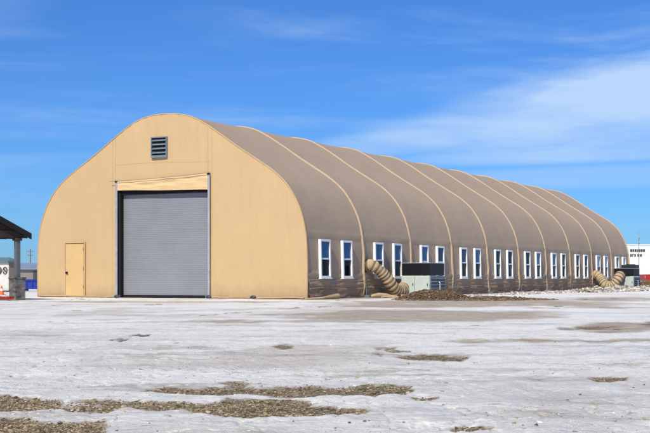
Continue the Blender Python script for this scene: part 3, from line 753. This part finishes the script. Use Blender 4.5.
letters(4.62, .36, .30, [.25, .22, .25, .22, .2, .22, .25])
letters(3.95, .36, .30, [.22, .22, .2, -.15, .25, .15, .08])
for i in range(5):
    m = MB(); m.box((7+i*5.2, -.04, 1.3), (2.4, .1, 2.4)); m.build('dock_door', M['barn'], t)
# red pickup
def truck():
    t = empty('red_pickup', at(659, 112, 0), 'red pickup truck parked in front of the white warehouse', 'pickup truck', rz=T+math.radians(6))
    m = MB(); m.prism([(-1.5, .45), (3.8, .45), (3.85, .95), (3.75, 1.02), (2.9, 1.08), (2.3, 1.12), (1.8, 1.62), (.75, 1.65), (.45, 1.14), (-1.5, 1.1)], -.9, .9)
    b = m.build('body', M['red'], t)
    m = MB(); m.prism([(.72, 1.14), (1.35, 1.14), (1.35, 1.56), (.86, 1.56)], -.915, .915); m.prism([(1.42, 1.14), (2.12, 1.14), (1.75, 1.56), (1.42, 1.56)], -.915, .915); m.build('side_window', M['g_dark'], b)
    for x in (-.65, 2.95):
        for y in (-.82, .82):
            m = MB(); m.cyl((x, y-.11, .38), .38, .22, 22, ax='y'); w_ = m.build('wheel', M['tyre'], t)
            m = MB(); m.cyl((x, y-.125, .38), .2, .25, 16, ax='y'); m.build('hub', M['chrome'], w_)
    for bx_, bz_ in ((3.86, .55), (-1.56, .5)):
        m = MB(); m.box((bx_, 0, bz_), (.1, 1.75, .17), bev=.02); m.build('bumper', M['chrome'], t)
    for y in (-.7, .7): m = MB(); m.box((3.84, y, .82), (.06, .3, .16), bev=.01); m.build('headlight', M['white'], t)
    for y in (-.8, .8): m = MB(); m.box((-1.52, y, .88), (.05, .14, .26)); m.build('tail_light', M['orange'], t)
truck()
# grass berm at right
bm_ = mound('grass_berm', at(672, 97, -.05), 5.2, 3.2, .68, T, M['dirt'], 31, .3); tag(bm_, 'low brown earth berm with dry grass right of the farther cooling unit', 'berm')
N = 9000; u = rng.uniform(-1, 1, N); v = rng.uniform(-1, 1, N); r2 = u*u+v*v; k = r2 < .97; u, v, r2 = u[k], v[k], r2[k]; n = len(u)
c = at(672, 97); x = u*5.2; y = v*3.2; z = .66*np.clip(1-r2, 0, 1)**1.1-.08
bx = c[0]+x*RX-y*RY; by = c[1]+x*RY+y*RX; hgt = rng.uniform(.08, .24, n); a = rng.uniform(0, 6.28, n)
w0 = np.stack([np.cos(a)*.02, np.sin(a)*.02, a*0], -1); b0 = np.stack([bx, by, z], -1); lean = np.stack([rng.normal(0, .05, n), rng.normal(0, .05, n), hgt], -1)
V = np.stack([b0-w0, b0+w0, b0+lean], 1).reshape(-1, 3)
tag(npmesh('dry_grass', V, np.arange(3*n).reshape(-1, 3), M['grass'], None, False, {'tint': np.repeat(rng.random(n), 3)}), 'dry brown grass growing on the low berm at the right', 'grass', kind='stuff')
# mast by the far end
t = empty('antenna_mast', (.45, 51.6, 0), 'thin grey antenna mast at the far end of the long building', 'mast')
m = MB(); m.cyl((0, 0, -.1), .035, 4.3, 8, .02); m.build('shaft', M['galv'], t)
m = MB(); m.box((0, 0, .03), (.3, .3, .06)); m.build('base_plate', M['galv'], t)
for cz_, cw_ in ((3.7, .5), (3.35, .35)):
    m = MB(); m.box((0, 0, cz_), (.05, cw_, .03)); m.build('crossbar', M['galv'], t)

# ------------------------------------------------------------------ light, sky, camera
SEL = math.radians(43); sd = (.11, -.994)
sdir = np.array((sd[0]*math.cos(SEL), sd[1]*math.cos(SEL), math.sin(SEL)))
ld_ = bpy.data.lights.new('sun', 'SUN'); ld_.energy = 5.0; ld_.angle = math.radians(.55); ld_.color = (1, .94, .80)
so = bpy.data.objects.new('sun', ld_); COL.objects.link(so); so.location = (0, -30, 40)
from mathutils import Vector
so.rotation_euler = Vector(tuple(sdir)).to_track_quat('Z', 'Y').to_euler()
w = bpy.data.worlds.new('World'); S.world = w; w.use_nodes = True; nt = w.node_tree; nt.nodes.clear()
def nn(t_, **k):
    x = nt.nodes.new(t_)
    for a_, b_ in k.items(): setattr(x, a_, b_)
    return x
def mth(op, a_, b_=0.0, c_=None):
    x = nn('ShaderNodeMath', operation=op)
    for i, v in enumerate((a_, b_, c_)):
        if v is None: continue
        if isinstance(v, (int, float)): x.inputs[i].default_value = v
        else: nt.links.new(v, x.inputs[i])
    return x.outputs[0]
sky = nn('ShaderNodeTexSky', sky_type='NISHITA'); sky.sun_disc = False; sky.sun_elevation = SEL; sky.sun_rotation = math.atan2(sd[0], sd[1])
sky.air_density = 1.0; sky.dust_density = .35; sky.ozone_density = 2.6; sky.altitude = 600
tc = nn('ShaderNodeTexCoord'); sep = nn('ShaderNodeSeparateXYZ'); nt.links.new(tc.outputs['Generated'], sep.inputs[0])
x_, y_, z_ = sep.outputs
# cirrus: a sheet over the far plain, placed by compass bearing and height
az = mth('ARCTAN2', mth('ADD', mth('MULTIPLY', x_, RX), mth('MULTIPLY', y_, RY)), mth('ADD', mth('MULTIPLY', x_, FX), mth('MULTIPLY', y_, FY)))
el = mth('ARCSINE', z_)
U = mth('MULTIPLY', az, FPX); Vv = mth('MULTIPLY', el, FPX)       # in units of one 1/1296 radian
comb = nn('ShaderNodeCombineXYZ'); nt.links.new(U, comb.inputs[0]); nt.links.new(Vv, comb.inputs[1])
def cn(sx, sy, rot, scale, det, rough, dist=0):
    mp = nn('ShaderNodeMapping'); mp.inputs['Scale'].default_value = (sx, sy, 1); mp.inputs['Rotation'].default_value = (0, 0, rot); nt.links.new(comb.outputs[0], mp.inputs[0])
    x = nn('ShaderNodeTexNoise'); x.inputs['Scale'].default_value = scale; x.inputs['Detail'].default_value = det; x.inputs['Roughness'].default_value = rough; x.inputs['Distortion'].default_value = dist
    nt.links.new(mp.outputs[0], x.inputs['Vector']); return x.outputs['Fac']
def rngw(f, a, b, c, d):
    r = nn('ShaderNodeMapRange', interpolation_type='SMOOTHSTEP'); nt.links.new(f, r.inputs[0])
    for i, v in enumerate((a, b, c, d)): r.inputs[i+1].default_value = v
    return r.outputs[0]
def blob(cx, cy, a, b, tilt, s, pw=1):
    ct, st_ = math.cos(tilt), math.sin(tilt)
    du = mth('SUBTRACT', U, cx); dv = mth('SUBTRACT', Vv, cy)
    p = mth('ADD', mth('MULTIPLY', du, ct/a), mth('MULTIPLY', dv, st_/a)); q = mth('ADD', mth('MULTIPLY', du, -st_/b), mth('MULTIPLY', dv, ct/b))
    e = mth('SUBTRACT', 1.0, mth('ADD', mth('MULTIPLY', p, p), mth('MULTIPLY', q, q)))
    return mth('MULTIPLY', rngw(e, -.1, .9, 0, 1), s)
st1 = cn(.0045, .03, -.16, 1, 8, .6, .4); st2 = cn(.002, .018, -.22, 1, 6, .55, .6); st3 = cn(.012, .05, -.20, 1, 8, .62, .8)
# px 600,100 -> U 275 V 178 ; blobs of the bright sheet
main = None
for b in [blob(330, 178, 300, 44, .16, .95), blob(250, 158, 250, 25, .08, .8), blob(430, 215, 180, 36, .25, .7), blob(290, 124, 250, 13, .03, .62), blob(150, 146, 210, 19, .12, .75), blob(400, 145, 280, 30, .05, .6), blob(300, 100, 300, 14, .02, .35)]:
    main = b if main is None else mth('MAXIMUM', main, b)
dens = mth('MULTIPLY', main, rngw(st1, .28, .60, .50, 1.0))
dens = mth('MULTIPLY', dens, rngw(st3, .25, .6, .8, 1.0))
wisp = mth('MULTIPLY', rngw(st2, .44, .72, 0, .40), rngw(st3, .3, .7, .4, 1))
dens = mth('MINIMUM', mth('ADD', mth('MULTIPLY', dens, .98), wisp), .92)
hs = nn('ShaderNodeMix', data_type='RGBA', blend_type='MULTIPLY'); hs.inputs[0].default_value = 1; nt.links.new(sky.outputs[0], hs.inputs[6]); hs.inputs[7].default_value = (.33, .68, 1.24, 1)   # deep dry winter blue
mx = nn('ShaderNodeMix', data_type='RGBA'); nt.links.new(dens, mx.inputs[0]); nt.links.new(hs.outputs[2], mx.inputs[6]); mx.inputs[7].default_value = (5.6, 7.6, 10.6, 1)
bg = nn('ShaderNodeBackground'); bg.inputs['Strength'].default_value = .093; nt.links.new(mx.outputs[2], bg.inputs[0])
ow = nn('ShaderNodeOutputWorld'); nt.links.new(bg.outputs[0], ow.inputs[0])

cam = bpy.data.cameras.new('camera'); co = bpy.data.objects.new('camera', cam); COL.objects.link(co)
cam.sensor_width = 36; cam.lens = FPX/650*36; cam.shift_y = (HZ-216.5)/650; cam.clip_end = 12000; cam.clip_start = .1
co.location = (CX, CY, EYE); co.rotation_euler = (math.pi/2, 0, T)
S.camera = co
S.view_settings.view_transform = 'Standard'; S.view_settings.look = 'None'; S.view_settings.exposure = 0; S.view_settings.gamma = 1; S.view_settings.use_curve_mapping = False
